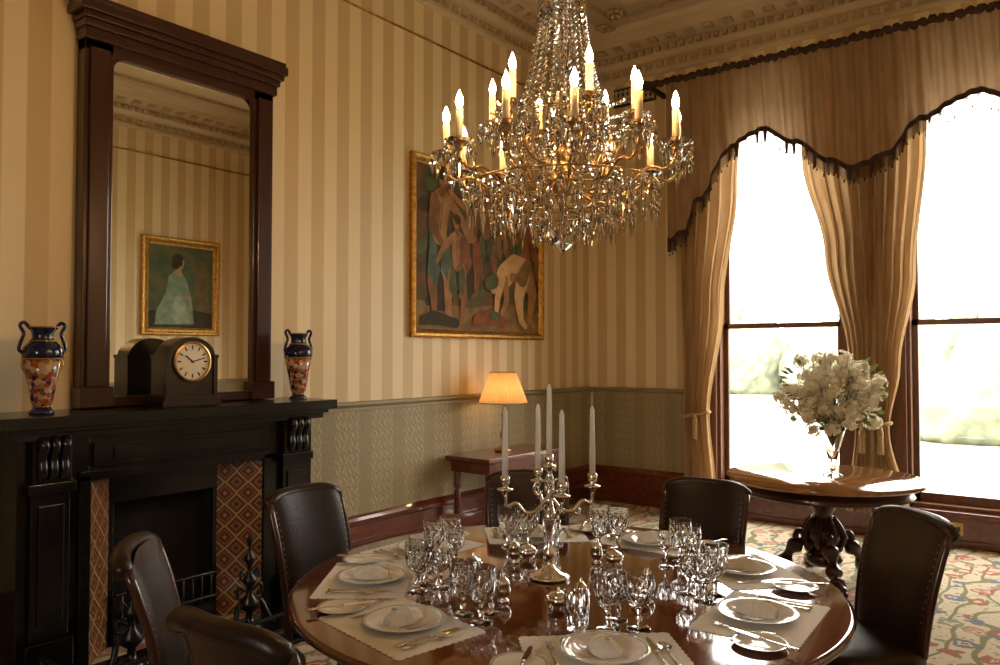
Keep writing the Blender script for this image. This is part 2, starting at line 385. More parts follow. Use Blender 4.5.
# ---------------------------------------------------------------- outside
b=MB(); b.box(-60,60,-60,110,-.5,-.4); b.build('lawn',[mGRASS])
def clump(name,blobs,mat):
    b=MB()
    for (x,y,z,r,h) in blobs:
        n=14; vs=[];fs=[]
        for i in range(n+1):
            th=-pi/2+pi*i/n
            for k in range(2*n):
                ph=pi*k/n; j=1+random.uniform(-.14,.14)
                vs.append((x+r*j*cos(th)*cos(ph),y+r*j*cos(th)*sin(ph),max(-.397,z+h*j*sin(th))))
        w=2*n
        for i in range(n):
            for k in range(w): fs.append((i*w+k,i*w+(k+1)%w,(i+1)*w+(k+1)%w,(i+1)*w+k))
        b.add(vs,fs,0,True)
    b.build(name,[mat])
clump('hedge',[(-30+i*2.6+random.uniform(-.5,.5),40+random.uniform(-2,2),.6,2.3,random.uniform(2.0,3.2)) for i in range(24)],mHEDGE)
clump('garden_shrub',[(-2.3,21,.1,1.5,1.3),(-.6,21,.6,1.3,1.7),(.7,19,.5,1.4,1.7),(-1.4,25,.6,1.6,1.6),(.9,22,1.2,1.3,1.7),(-.9,27,1.2,1.3,1.5)],mHEDGE)

# ---------------------------------------------------------------- curtains
def interp(tab,x):
    if x<=tab[0][0]: return tab[0][1]
    for (a,va),(c,vc) in zip(tab,tab[1:]):
        if x<=c:
            t=(x-a)/(c-a); t=t*t*(3-2*t); return va+(vc-va)*t
    return tab[-1][1]
def curtain(name,lt,rt,zb,zt,nf,amp,tie=None,yb=7.30):
    b=MB()
    def f(s,t):
        z=zb+(zt-zb)*t; xl=interp(lt,z); xr=interp(rt,z); w=xr-xl
        ph=s*nf*2*pi; a=amp*min(1,w/.45+.25)
        y=yb+a*sin(ph+.6*sin(z*1.3))+.25*a*sin(2.7*ph+z*2)
        return (xl+w*s+.25*w/nf*sin(ph*2)*.5, y, z)
    b.grid(f,nf*12,50,0)
    if tie:
        z,xc,w=tie
        pts=[(xc+w*cos(a),yb+(amp+.03)*sin(a),z+.03*cos(a)) for a in [2*pi*k/24 for k in range(25)]]
        b.tube(pts,.018,8,1)
        b.lathe([(0,-.24),(.03,-.23),(.022,-.10),(.03,-.06),(.012,0),(0,.01)],10,1,T((xc+w*.2,yb-amp-.05,z)))
    b.build(name,[mCURT,mROPE])
curtain('window_curtain',[(0,-3.27)],[(.3,-2.93),(1.0,-2.99),(2.1,-2.84),(3.2,-2.68),(4.2,-2.6)],.34,4.2,5,.045,(1.0,-3.13,.14))
curtain('window_curtain',[(.2,-1.74),(.95,-1.66),(1.6,-1.71),(2.5,-1.89),(3.4,-2.08),(4.2,-2.1)],[(.2,-1.53),(.95,-1.53),(4.2,-1.53)],.22,4.2,5,.045,(.98,-1.59,.08))
curtain('window_curtain',[(.2,-1.51),(4.2,-1.51)],[(.2,-1.22),(.95,-1.38),(1.5,-1.29),(2.3,-1.16),(3.4,-1.06),(4.2,-1.05)],.22,4.2,5,.045,(.98,-1.45,.08))
curtain('window_curtain',[(.3,-.12),(1.0,-.06),(2.1,-.21),(3.2,-.36),(4.2,-.45)],[(0,.22)],.34,4.2,5,.045,(1.0,.08,.14))
ZB=[(-3.4,2.80),(-3.30,2.72),(-3.16,2.80),(-3.0,3.10),(-2.68,3.56),(-2.39,3.68),(-2.07,3.50),(-1.8,3.30),(-1.6,3.2),(-1.365,3.27),(-1.06,3.54),(-.7,3.68),(-.4,3.58),(-.05,3.1),(.10,2.80),(.20,2.72),(.32,2.80)]
b=MB(); XA,XB=-3.4,.32
def vy(x,t):
    k=interp([(XA,.0),(XA+.08,1),(XB-.08,1),(XB,0)],x)
    y=7.10+.36*(1-k)**2
    return y+k*(.028*sin(x*30+2.2*(1-t)*sin(x*3.7))*(.5+.5*(1-t))+.014*sin(x*71+t*3))
def vf(s,t):
    x=XA+(XB-XA)*s; zb=interp(ZB,x); z=zb+(4.30-zb)*t
    return (x,min(vy(x,t),7.44),z)
b.grid(vf,340,26,0)
def band(s,t):
    x=XA+(XB-XA)*s; zb=interp(ZB,x); return (x,min(vy(x,0),7.44)-.006,zb-.02+.05*t)
b.grid(band,340,2,1)
n=620
for k in range(n):
    x=XA+(XB-XA)*(k+.5)/n; zb=interp(ZB,x); y=min(vy(x,0),7.44)-.004; l=.115+random.uniform(-.014,.014)
    b.add([(x-.0026,y,zb-.01),(x+.0026,y,zb-.01),(x+.0020,y,zb-l),(x-.0020,y,zb-l)],[(0,1,2,3)],1)
    if k%7==0: b.lathe([(0,-.03),(.008,-.025),(.005,0)],5,1,T((x,y,zb-l)))
PA,PB=-3.52,.44
pts=[(PA+(PB-PA)*k/220, 7.06+.006*sin(k*1.9), 4.315+.012*sin(k*1.3)) for k in range(221)]
b.tube(pts,[.030+.009*sin(k*1.7) for k in range(221)],8,1)
for x in (PA,PB):
    b.lathe([(0,-.07),(.04,-.05),(.055,0),(.04,.05),(.015,.06),(0,.09)],14,1,T((x-.02,7.06,4.315))@R(pi/2,'Y'))
    b.box(x-.02,x+.02,7.06,7.469,4.29,4.33,1)
b.build('curtain_valance',[mVAL,mFRINGE])

# ---------------------------------------------------------------- fireplace
FX=X0+.001
b=MB()
XF=-4.10
b.box(FX,XF,1.55,1.89,0,1.20); b.box(FX,XF,2.93,3.31,0,1.20); b.box(FX,XF,1.89,2.93,.95,1.20)
for y0,y1 in ((1.58,1.80),(3.04,3.28)):
    b.box(XF,XF+.05,y0,y1,0,.20); b.box(XF,XF+.035,y0+.02,y1-.02,.20,.92)
    b.box(XF,XF+.045,y0+.05,y1-.05,.28,.86); b.box(XF,XF+.06,y0,y1,.92,.97)
    b.box(XF,XF+.05,y0+.02,y1-.02,.97,1.18)
    yc=(y0+y1)/2
    for dy in (-.05,0,.05):
        b.tube(smooth_path([(XF+.045,yc+dy,.99),(XF+.062,yc+dy,1.03),(XF+.055,yc+dy,1.09),(XF+.08,yc+dy,1.15),(XF+.06,yc+dy,1.19)],5),.024,10,0)
b.box(XF,XF+.02,1.90,2.92,1.02,1.14); b.box(XF,XF+.03,2.0,2.82,1.045,1.115)
b.box(XF,XF+.02,1.83,1.89,0,.98); b.box(XF,XF+.02,2.93,2.99,0,.98); b.box(XF,XF+.02,1.83,2.99,.95,1.0)
b.box(FX,XF+.06,1.50,3.36,1.18,1.215); b.box(FX,XF+.09,1.48,3.38,1.215,1.24); b.box(FX,-3.97,1.42,3.42,1.24,1.30)
def quad(a,c,z0,z1,mat): b.add([(a[0],a[1],z0),(c[0],c[1],z0),(c[0],c[1],z1),(a[0],a[1],z1)],[(0,1,2,3)],mat)
quad((XF,1.89),(XF-.195,2.085),0,.95,1); quad((XF,2.93),(XF-.195,2.735),0,.95,1)
quad((XF-.195,2.085),(X0+.005,2.085),0,.95,2); quad((XF-.195,2.735),(X0+.005,2.735),0,.95,2); quad((X0+.006,2.085),(X0+.006,2.735),0,.95,2)
b.add([(XF,1.89,.949),(XF,2.93,.949),(FX,2.93,.949),(FX,1.89,.949)],[(0,1,2,3)],2)
b.box(XF-.21,XF-.19,2.07,2.11,0,.95,0); b.box(XF-.21,XF-.19,2.71,2.75,0,.95,0); b.box(XF-.21,XF-.185,2.085,2.735,.78,.95,0)
b.box(XF-.33,XF-.16,2.10,2.72,.0,.10,2)
for k in range(10): b.tube([(XF-.15,2.14+k*.06,.10),(XF-.15,2.14+k*.06,.28)],.008,6,3)
b.tube([(XF-.15,2.10,.28),(XF-.15,2.72,.28)],.012,6,3); b.tube([(XF-.15,2.10,.14),(XF-.15,2.72,.14)],.01,6,3)
b.build('fireplace',[mSLATE,mTILE,mSOOT,mIRON],bevel=.006)
b=MB(); b.box(-4.045,-3.50,1.46,3.40,.001,.03); b.build('hearth_slab',[mSLATE],bevel=.006)
b=MB()
path=smooth_path([(-3.98,1.62,.06),(-3.65,1.62,.06),(-3.58,1.72,.06),(-3.58,2.47,.06),(-3.58,3.20,.06),(-3.65,3.30,.06),(-3.98,3.30,.06)],6)
b.tube(path,.028,8); b.tube([p+Vector((0,0,.10)) for p in path],.014,8)
for p in path[::2]: b.tube([p,p+Vector((0,0,.10))],.008,6)
b.build('fire_fender',[mIRON],loc=(0,0,-.001))
an=MB()
an.lathe([(.0,0),(.07,0),(.06,.03),(.025,.05),(.02,.10),(.05,.13),(.055,.16),(.02,.2),(.018,.24),(.04,.27),(.04,.29),(.015,.32),(.012,.36),(.03,.39),(.03,.41),(.01,.44),(.008,.47),(.02,.5),(.0,.56)],12)
for sg in (-1,1):
    an.tube(smooth_path([(0,0.02*sg,.12),(0,.07*sg,.15),(.02,.10*sg,.08),(.03,.13*sg,.015)],5),[.016]*15+[.02],8)
    an.tube(smooth_path([(0,.02*sg,.22),(0,.07*sg,.25),(0,.08*sg,.20),(0,.05*sg,.19)],5),.009,6)
    an.tube(smooth_path([(0,.02*sg,.30),(0,.055*sg,.34),(0,.06*sg,.30),(0,.04*sg,.29)],5),.007,6)
o=an.build('andiron',[mIRON],loc=(-3.83,1.98,.032)); place(o.data,'andiron',(-3.83,2.66,.032))

# ---------------------------------------------------------------- overmantel mirror
b=MB(); mx=X0+.002
b.box(mx,mx+.05,2.10,3.04,1.305,3.45,0)
b.box(mx,-4.36,1.95,2.11,1.305,3.36); b.box(mx,-4.36,3.03,3.18,1.305,3.36)
b.box(mx,-4.34,1.975,2.08,1.42,3.30); b.box(mx,-4.34,3.055,3.155,1.42,3.30)
b.box(mx,-4.33,1.94,2.12,1.305,1.42); b.box(mx,-4.33,3.02,3.19,1.305,1.42)
b.box(mx,-4.36,2.11,3.03,1.305,1.36)
b.box(mx,-4.36,1.95,3.18,3.28,3.42); b.box(mx,-4.33,1.94,3.19,3.34,3.40)
b.box(mx,-4.31,1.93,3.20,3.40,3.44); b.box(mx,-4.29,1.92,3.22,3.44,3.475); b.box(mx,-4.27,1.89,3.235,3.475,3.53); b.box(mx,-4.28,1.90,3.225,3.53,3.56)
for yy,sg in ((2.11,1),(3.03,-1)):
    pts=[(-4.362,yy,3.28),(-4.362,yy+sg*.07,3.28)]+[(-4.362,yy+sg*(.07-.07*sin(a)),3.21+.07*cos(a)) for a in [pi/2*k/6 for k in range(1,7)]]
    b.add(pts,[tuple(range(len(pts)))],0)
b.add([(-4.385,2.11,1.36),(-4.385,3.03,1.36),(-4.385,3.03,3.28),(-4.385,2.11,3.28)],[(0,1,2,3)],1)
b.build('overmantel_mirror',[mMAHOGD,mMIRROR],bevel=.005)

# ---------------------------------------------------------------- mantel clock
b=MB()
b.box(-.085,.085,-.18,.18,0,.035); b.box(-.078,.078,-.165,.165,.035,.06)
vs=[];n=18
out=[(-.15,.06),(.15,.06),(.15,.28)]+[(.15*cos(a),.28+.115*sin(a)) for a in [pi*k/n for k in range(1,n)]]+[(-.15,.28)]
m=len(out)
for x in (-.07,.07): vs+=[(x,y,z) for y,z in out]
b.add(vs,[tuple(range(m))[::-1],tuple(range(m,2*m))]+[(k,(k+1)%m,m+(k+1)%m,m+k) for k in range(m)],0)
b.box(-.08,.08,-.16,-.135,.06,.285); b.box(-.08,.08,.135,.16,.06,.285); b.box(-.083,.083,-.165,-.13,.275,.295); b.box(-.083,.083,.13,.165,.275,.295)
Q=T((.07,0,.255))@R(pi/2,'Y')
b.lathe([(.0,.006),(.105,.006),(.105,.0)],32,2,Q,cap=False); b.lathe([(.103,.0),(.117,.0),(.117,.014),(.105,.018),(.103,.007)],32,1,Q,cap=False)
for k in range(12):
    a=k*pi/6; b.box(.0765,.078,-.004,.004,.070,.094,3,T((0,0,.255))@R(a,'X'))
b.box(.078,.080,-.003,.003,-.01,.080,3,T((0,0,.255))@R(radians(-75),'X')); b.box(.078,.080,-.004,.004,-.01,.055,3,T((0,0,.255))@R(radians(50),'X'))
b.build('mantel_clock',[mEBON,mBRASS,mDIAL,mBLACK],loc=(-4.17,2.45,1.302),bevel=.004)

# mantel vases
b=MB()
b.lathe([(0,0),(.058,0),(.058,.012),(.045,.022),(.036,.035)],28,1)
b.lathe([(.036,.035),(.050,.06),(.060,.12),(.074,.20),(.088,.275)],28,0)
b.lathe([(.088,.275),(.094,.30),(.088,.33),(.066,.355),(.055,.365)],28,1)
b.lathe([(.055,.365),(.048,.38),(.050,.405),(.064,.43),(.068,.437),(.056,.437),(.042,.41),(.0,.40)],28,1)
for z,r in ((.035,.038),(.275,.091),(.365,.057),(.434,.068)):
    b.tube([(r*cos(a),r*sin(a),z) for a in [2*pi*k/28 for k in range(29)]],.004,6,2)
for sg in (-1,1):
    b.tube(smooth_path([(0,.080*sg,.30),(0,.108*sg,.32),(0,.100*sg,.36),(0,.088*sg,.40),(0,.105*sg,.440),(0,.085*sg,.455),(0,.060*sg,.425)],5),.009,8,1)
    b.tube(smooth_path([(0,.085*sg,.29),(0,.094*sg,.24),(0,.073*sg,.20)],5),.007,8,2)
o=b.build('porcelain_vase',[mPV,mBLUE,mGILT],loc=(-4.19,1.69,1.302)); place(o.data,'porcelain_vase',(-4.19,3.27,1.302))

# ---------------------------------------------------------------- paintings
def pmat(n,c,c2=None): return M(n,c,c2 or tuple(x*.62 for x in c),scale=8,rough=.65,spec=.25)
def frame(b,w,h,fw,mat):
    prof=[(0,0),(0,-.035),(.015,-.05),(.035,-.045),(.05,-.03),(fw*.7,-.035),(fw*.85,-.02),(fw,-.012)]
    vs=[]
    for i,d in prof: vs+=[(-w/2+i,d,-h/2+i),(w/2-i,d,-h/2+i),(w/2-i,d,h/2-i),(-w/2+i,d,h/2-i)]
    fs=[]
    for k in range(len(prof)-1):
        for c in range(4): e=(c+1)%4; fs.append((k*4+c,k*4+e,k*4+4+e,k*4+4+c))
    b.add(vs,fs,mat)
class PF:
    def __init__(s,b,w,h): s.b=b;s.w=w;s.h=h;s.k=0
    def poly(s,pts,mat):
        s.k+=1; y=-.0142-.00006*s.k
        cl=lambda v:min(1,max(0,v))
        s.b.add([((cl(x)-.5)*s.w,y,(cl(z)-.5)*s.h) for x,z in pts],[tuple(range(len(pts)))],mat)
    def limb(s,p,q,r1,r2,mat):
        asp=s.w/s.h; p=Vector((p[0]*asp,p[1]));q=Vector((q[0]*asp,q[1])); d=(q-p).normalized(); a0=math.atan2(d.y,d.x); pts=[]
        for k in range(9): a=a0+pi/2+pi*k/8; pts.append(((p.x+r1*cos(a))/asp,p.y+r1*sin(a)))
        for k in range(9): a=a0-pi/2+pi*k/8; pts.append(((q.x+r2*cos(a))/asp,q.y+r2*sin(a)))
        s.poly(pts,mat)
    def chain(s,pts,mat):
        for (x,z,r),(x2,z2,r2) in zip(pts,pts[1:]): s.limb((x,z),(x2,z2),r,r2,mat)
W1,H1=1.92,1.54
b=MB(); b.box(-W1/2+.03,W1/2-.03,-.014,-.002,-H1/2+.03,H1/2-.03,0); frame(b,W1,H1,.075,1)
p=PF(b,W1-.12,H1-.12)
# 2 flesh 3 pale 4 blue-grey 5 rust 6 green 7 dark 8 ochre 9 shade
p.poly([(0,0),(1,0),(1,.16),(.7,.20),(.4,.15),(0,.18)],8)
for k in range(40):
    x,z=random.uniform(0,1),random.uniform(.15,1); a=random.uniform(-.4,.9); l=random.uniform(.04,.10)
    p.limb((x,z),(x+l*cos(a),z+l*sin(a)),random.uniform(.02,.05),random.uniform(.01,.03),random.choice((6,7,7,6,7,8,6)))
p.chain([(.74,.70,.06),(.82,.78,.06),(.90,.70,.07)],5); p.chain([(.45,.84,.05),(.53,.90,.04)],5)
p.chain([(.35,.3,.10),(.42,.5,.12),(.5,.62,.10)],7); p.chain([(.20,.25,.10),(.27,.5,.10)],7)
def man(x,z,s,f=1,skin=2,cl=4,pose=0,turn=0):
    sd=9
    p.chain([(x-.025*f,z+.42*s,.062*s),(x-.05*f,z+.22*s,.045*s),(x-.035*f,z+.03*s,.022*s),(x-.005*f,z+.0*s,.018*s)],sd)
    p.chain([(x+.025*f,z+.42*s,.066*s),(x+.065*f,z+.24*s,.048*s),(x+.06*f,z+.03*s,.024*s),(x+.09*f,z+.0*s,.018*s)],skin)
    p.poly([(x-.07*s,z+.50*s),(x+.06*s,z+.50*s),(x+.085*s,z+.36*s),(x+.06*s,z+.22*s),(x+.01*s,z+.30*s),(x-.03*s,z+.18*s),(x-.085*s,z+.27*s)],cl)
    p.poly([(x-.02*s,z+.50*s),(x+.015*s,z+.46*s),(x+.01*s,z+.28*s),(x-.015*s,z+.34*s)],7)
    p.chain([(x,z+.50*s,.062*s),(x+.008*f,z+.58*s,.060*s),(x+turn,z+.70*s,.088*s)],skin)
    p.limb((x-.03*f+turn,z+.71*s),(x+.035*f+turn,z+.71*s),.05*s,.05*s,skin)
    p.chain([(x-.03*f,z+.54*s,.030*s),(x-.035*f+turn,z+.68*s,.034*s)],sd); p.chain([(x+.004*f,z+.54*s,.006*s),(x+.006*f+turn,z+.70*s,.006*s)],sd)
    hx=x+turn*1.3+.008*f
    p.limb((x+turn,z+.76*s),(hx,z+.81*s),.028*s,.028*s,sd); p.limb((hx,z+.84*s),(hx+.008*f,z+.865*s),.040*s,.042*s,skin)
    p.limb((hx-.012*f,z+.875*s),(hx,z+.895*s),.038*s,.034*s,7)
    sh=(x+turn+.055*f*s,z+.72*s); sb=(x+turn-.055*f*s,z+.72*s)
    if pose==0:
        p.chain([(*sh,.034*s),(sh[0]+.06*f*s,z+.86*s,.028*s),(sh[0]+.0*f,z+.99*s,.02*s)],skin); p.chain([(*sb,.034*s),(sb[0]-.05*f*s,z+.58*s,.028*s),(sb[0]+.02*f*s,z+.46*s,.02*s)],sd)
    elif pose==1:
        p.chain([(*sh,.034*s),(sh[0]+.09*f*s,z+.62*s,.028*s),(sh[0]+.15*f*s,z+.50*s,.02*s)],skin); p.chain([(*sb,.034*s),(sb[0]-.02*f*s,z+.55*s,.028*s),(sb[0]+.06*f*s,z+.45*s,.02*s)],sd)
    else:
        p.chain([(*sh,.034*s),(sh[0]+.09*f*s,z+.76*s,.028*s),(sh[0]+.17*f*s,z+.82*s,.02*s)],skin); p.chain([(*sb,.034*s),(sb[0]-.07*f*s,z+.82*s,.028*s),(sb[0]-.0*f*s,z+.93*s,.02*s)],sd)
man(.66,.38,.56,-1,9,8,2); man(.91,.38,.58,1,9,5,1); man(.52,.34,.60,1,9,6,1); man(.40,.22,.78,-1,2,5,2,.01); man(.78,.36,.56,1,9,6,0)
man(.16,.08,1.0,1,2,4,1,.015); man(.29,.06,.72,-1,2,6,1)
p.chain([(.87,.42,.075),(.93,.28,.052),(.90,.10,.028),(.94,.06,.02)],2); p.chain([(.84,.40,.078),(.80,.25,.055),(.82,.09,.028),(.86,.05,.02)],3)
p.chain([(.84,.44,.085),(.76,.46,.08),(.67,.38,.085)],3); p.chain([(.68,.35,.035),(.69,.22,.028),(.64,.11,.018)],2); p.chain([(.65,.36,.036),(.61,.22,.03),(.60,.10,.02)],3)
p.chain([(.82,.38,.03),(.74,.38,.03)],2)
p.chain([(.62,.33,.03),(.58,.30,.045)],3); p.chain([(.58,.34,.052),(.54,.32,.046)],6); p.chain([(.88,.47,.05),(.83,.38,.06)],8)
p.chain([(.44,.07,.04),(.54,.10,.05),(.66,.07,.04)],5); p.chain([(.56,.12,.03),(.62,.10,.03)],6); p.chain([(.05,.06,.03),(.12,.08,.04),(.28,.05,.03)],7)
o=b.build('figure_painting',[M('canvas_dark',(.15,.075,.028),(.05,.05,.022),scale=5,rough=.65,spec=.25),mGILT,pmat('p_flesh',(.40,.20,.075)),pmat('p_pale',(.62,.40,.18),(.48,.27,.10)),pmat('p_blue',(.09,.14,.10)),pmat('p_rust',(.28,.09,.025)),pmat('p_green',(.10,.12,.04)),pmat('p_dark',(.055,.035,.016)),pmat('p_ochre',(.27,.16,.055)),pmat('p_shade',(.25,.115,.04))],loc=(X0+.003,5.545,2.51),rz=pi/2)
W2,H2=1.15,1.33
b=MB(); b.box(-W2/2+.03,W2/2-.03,-.014,-.002,-H2/2+.03,H2/2-.03,0); frame(b,W2,H2,.11,1)
p=PF(b,W2-.2,H2-.2)
p.poly([(0,0),(1,0),(1,.2),(.5,.26),(0,.18)],7); p.poly([(.06,.22),(.28,.22),(.28,.85),(.10,.80)],4)
p.poly([(.30,.05),(.34,.35),(.42,.58),(.50,.68),(.60,.70),(.70,.62),(.74,.42),(.88,.20),(.90,.04)],2)
p.poly([(.36,.08),(.46,.36),(.58,.40),(.66,.22),(.60,.05)],5)
p.chain([(.56,.66,.045),(.545,.74,.04)],3); p.chain([(.53,.79,.060),(.525,.76,.045)],3); p.chain([(.57,.80,.07),(.60,.76,.05)],7); p.chain([(.54,.85,.05),(.59,.84,.05)],7)
p.chain([(.62,.60,.05),(.60,.44,.04),(.44,.38,.03)],2); p.chain([(.45,.385,.028),(.38,.37,.022)],3)
b.build('portrait_painting',[M('canvas_teal',(.05,.09,.05),(.13,.12,.05),scale=5,rough=.6,spec=.25),mGILT,pmat('q_dress',(.26,.36,.27)),pmat('q_skin',(.5,.33,.2)),pmat('q_panel',(.18,.13,.05)),pmat('q_light',(.36,.46,.36)),mBLACK,pmat('q_dark',(.05,.04,.02))],loc=(X1-.003,5.77,2.52),rz=-pi/2)

# ---------------------------------------------------------------- wall table + lamp
b=MB()
b.box(-.24,.24,-.56,.56,.70,.735); b.box(-.225,.225,-.54,.54,.69,.70); b.box(-.21,.21,-.52,.52,.60,.69)
for yy in (-.48,.48):
    for xx in (-.17,.17):
        b.lathe([(.02,0),(.026,.03),(.016,.06),(.028,.20),(.03,.42),(.02,.45),(.036,.48),(.036,.50),(.03,.51),(.03,.60)],14,0,T((xx,yy,0)))
b.box(-.17,.17,-.05,.05,.10,.12); b.box(-.02,.02,-.48,.48,.10,.12)
for yy in (-.48,.48): b.box(-.17,.17,yy-.02,yy+.02,.10,.12)
b.build('console_table',[mMAHOG],loc=(-4.15,5.53,.001),bevel=.004)
b=MB()
b.lathe([(0,0),(.075,0),(.075,.015),(.05,.03),(.018,.05),(.014,.10),(.028,.13),(.03,.15),(.014,.18),(.012,.30),(.02,.32),(.012,.34),(.008,.42),(.0,.43)],20,0)
n=96
def sh(s,t):
    k=round(s*n); a=2*pi*k/n; r=(.215-.10*t)*(1+.022*(1 if k%2 else -1)); return (r*cos(a),r*sin(a),.43+.27*t)
b.grid(sh,n,6,1,False)
b.lathe([(0,.46),(.02,.48),(.025,.52),(.015,.55),(0,.56)],12,2)
for z,r in ((.43,.217),(.70,.117)): b.tube([(r*cos(2*pi*k/32),r*sin(2*pi*k/32),z) for k in range(33)],.004,6,0)
for a in (0,2.1,4.2): b.tube([(0,0,.43),(.1*cos(a),.1*sin(a),.69)],.002,4,0)
b.build('table_lamp',[mBRASS,mSHADE,mLAMPB],loc=(-4.17,5.50,.738))

# ---------------------------------------------------------------- round side table with flowers
b=MB()
b.lathe([(0,.685),(.58,.685),(.635,.69),(.66,.70),(.665,.715),(.655,.73),(0,.73)],64,0)
b.lathe([(.58,.61),(.59,.62),(.58,.63),(.58,.685),(.0,.684)],64,1)
b.lathe([(0,.10),(.10,.10),(.13,.14),(.10,.18),(.07,.20),(.10,.25),(.13,.30),(.12,.36),(.07,.42),(.06,.46),(.10,.52),(.13,.56),(.16,.60),(.16,.62)],16,1)
for k in range(8):
    a=k*pi/4; b.tube(smooth_path([(.10*cos(a),.10*sin(a),.22),(.14*cos(a),.14*sin(a),.30),(.11*cos(a),.11*sin(a),.38),(.07*cos(a),.07*sin(a),.43)],4),.022,6,1)
for k in range(4):
    a=k*pi/2+.5; mt=R(a)
    b.tube(smooth_path([(.06,0,.22),(.14,0,.26),(.22,0,.20),(.27,0,.11),(.33,0,.06),(.38,0,.04)],6),[.045+.015*sin(i*.8) for i in range(30)]+[.04],8,1,mt)
    b.tube(smooth_path([(.10,0,.30),(.17,0,.33),(.19,0,.28),(.15,0,.26)],5),.022,8,1,mt)
    b.sbox((.40,0,.035),(.055,.045,.034),3,6,1,mt)
    for j in (-1,0,1): b.sbox((.45,j*.026,.02),(.03,.012,.02),2.5,4,1,mt)
b.build('round_side_table',[mTABLE2,mMAHOGD],loc=(-1.54,5.82,.001))
b=MB()
b.lathe([(0,0),(.07,0),(.065,.01),(.02,.03),(.016,.08),(.03,.11),(.05,.20),(.085,.32),(.095,.34),(.090,.34),(.080,.32),(.045,.20),(.022,.12),(0,.115)],28,0)
FC=Vector((0,0,.59))
for k in range(120):
    while True:
        d=Vector((random.uniform(-1,1),random.uniform(-1,1),random.uniform(-.95,1)))
        if .45<d.length<1.06: break
    if k<14: d=d*.6
    c=FC+Vector((d.x*.34,d.y*.34,d.z*.28))
    b.tube(smooth_path([(0,0,.2),(c.x*.25,c.y*.25,.36),tuple(c)],4),.0025,4,2)
    rr=random.uniform(.038,.066)
    b.sbox(tuple(c),(rr*.6,rr*.6,rr*.6),2,5,1)
    for j in range(26):
        while True:
            e=Vector((random.gauss(0,1),random.gauss(0,1),random.gauss(0,1)))
            if e.length>.2: break
        e.normalize(); q=c+e*rr*random.uniform(.75,1.0); u=e.orthogonal().normalized(); w=e.cross(u); a0=random.uniform(0,6)
        s=random.uniform(.016,.026)
        for m in range(5):
            a=a0+m*2*pi/5; dd=u*cos(a)+w*sin(a); pe=u*cos(a+pi/2)+w*sin(a+pi/2)
            b.add([q,q+dd*s*.6+pe*s*.38+e*.004,q+dd*s+e*.008,q+dd*s*.6-pe*s*.38+e*.004],[(0,1,2,3)],1,False)
for k in range(60):
    a=random.uniform(0,2*pi); el=random.uniform(-.8,1.1); c=FC+Vector((cos(a)*cos(el)*.32,sin(a)*cos(el)*.32,sin(el)*.26)); e=(c-FC).normalized(); u=e.orthogonal().normalized(); l=random.uniform(.05,.08)
    b.add([c,c+e*l*.5+u*.015,c+e*l,c+e*l*.5-u*.015],[(0,1,2,3)],2)
b.build('flower_vase',[mGLASS,mPETAL,mLEAF],loc=(-1.48,5.86,.733))

# ---------------------------------------------------------------- dining table
CX,CY=-1.59,2.47
b=MB()
b.lathe([(0,.705),(.93,.705),(.965,.71),(.985,.718),(1.0,.728),(1.003,.738),(.995,.748),(.985,.75),(0,.75)],128,0)
b.lathe([(.82,.60),(.86,.60),(.865,.61),(.86,.62),(.86,.705),(.82,.705),(.82,.60)],96,1,cap=False)
for a in (110,202,292,22):
    a=radians(a)
    b.lathe([(.022,.0),(.03,.01),(.03,.03),(.02,.045),(.026,.07),(.034,.14),(.044,.24),(.046,.34),(.042,.42),(.03,.45),(.046,.47),(.046,.49),(.035,.50),(.048,.53),(.048,.60),(.048,.70)],18,1,T((.69*cos(a),.69*sin(a),0)))
b.build('dining_table',[mTABLE,mMAHOG],loc=(CX,CY,.001))
TZ=.7515

# ---------------------------------------------------------------- dining chairs
b=MB()
b.box(-.215,.215,-.20,.22,.36,.42,1)
b.sbox((0,.01,.435),(.24,.235,.05),5,12,0)
NS,NT=14,16
def cb(s,t,side):
    x=(s*2-1); hw=.188+.018*sin(t*pi*.55); zt=.935-.03*abs(x)**5
    z=.45+(zt-.45)*t
    yc=-.20-.035*t-.07*t**2.2-.035*(1-x*x)*t
    th=.026*(1-.55*abs(x)**6)
    return (x*hw,yc+side*th,z)
for sd in (1,-1): b.grid(lambda s,t:cb(s,t,sd),NS,NT,0)
for s in (0,1): b.grid(lambda u,t:tuple(Vector(cb(s,t,1))*u+Vector(cb(s,t,-1))*(1-u)),2,NT,0)
b.grid(lambda s,u:tuple(Vector(cb(s,0,1))*u+Vector(cb(s,0,-1))*(1-u)),NS,2,0)
rp_=[Vector(cb(s/14,1,-.3))+Vector((0,-.010,-.005)) for s in range(15)]
rp_=[rp_[0]+Vector((-.010,.004,-.010))]+rp_+[rp_[-1]+Vector((.010,.004,-.010))]
b.tube(rp_,[.018]+[.032]*15+[.018],12,0)
for sx in (-1,1):
    b.tube([Vector(cb((sx+1)/2,t/10,0))+Vector((sx*.006,0,0)) for t in range(11)],.016,8,1)
    b.tube(smooth_path([(sx*.185,-.19,.46),(sx*.188,-.20,.30),(sx*.193,-.235,.14),(sx*.20,-.29,.0)],5),[.024]*8+[.021]*7+[.018],4,1)
    b.lathe([(.012,0),(.018,.005),(.018,.03),(.012,.04),(.018,.055),(.024,.14),(.028,.26),(.018,.29),(.03,.31),(.03,.33),(.022,.34),(.028,.36),(.028,.41)],14,1,T((sx*.195,.195,0)))
    for k in range(16):
        c=Vector(cb((sx+1)/2,.05+k*.058,1)); b.sbox((c.x-sx*.012,c.y+.001,c.z),(.004,.003,.004),2,3,2)
for k in range(20): b.sbox((-.21+k*.0221,.222,.405),(.004,.004,.004),2,3,2)
o=b.build('dining_chair',[mLEATH,mMAHOGD,mBRASS])
CM=o.data; bpy.data.objects.remove(o)
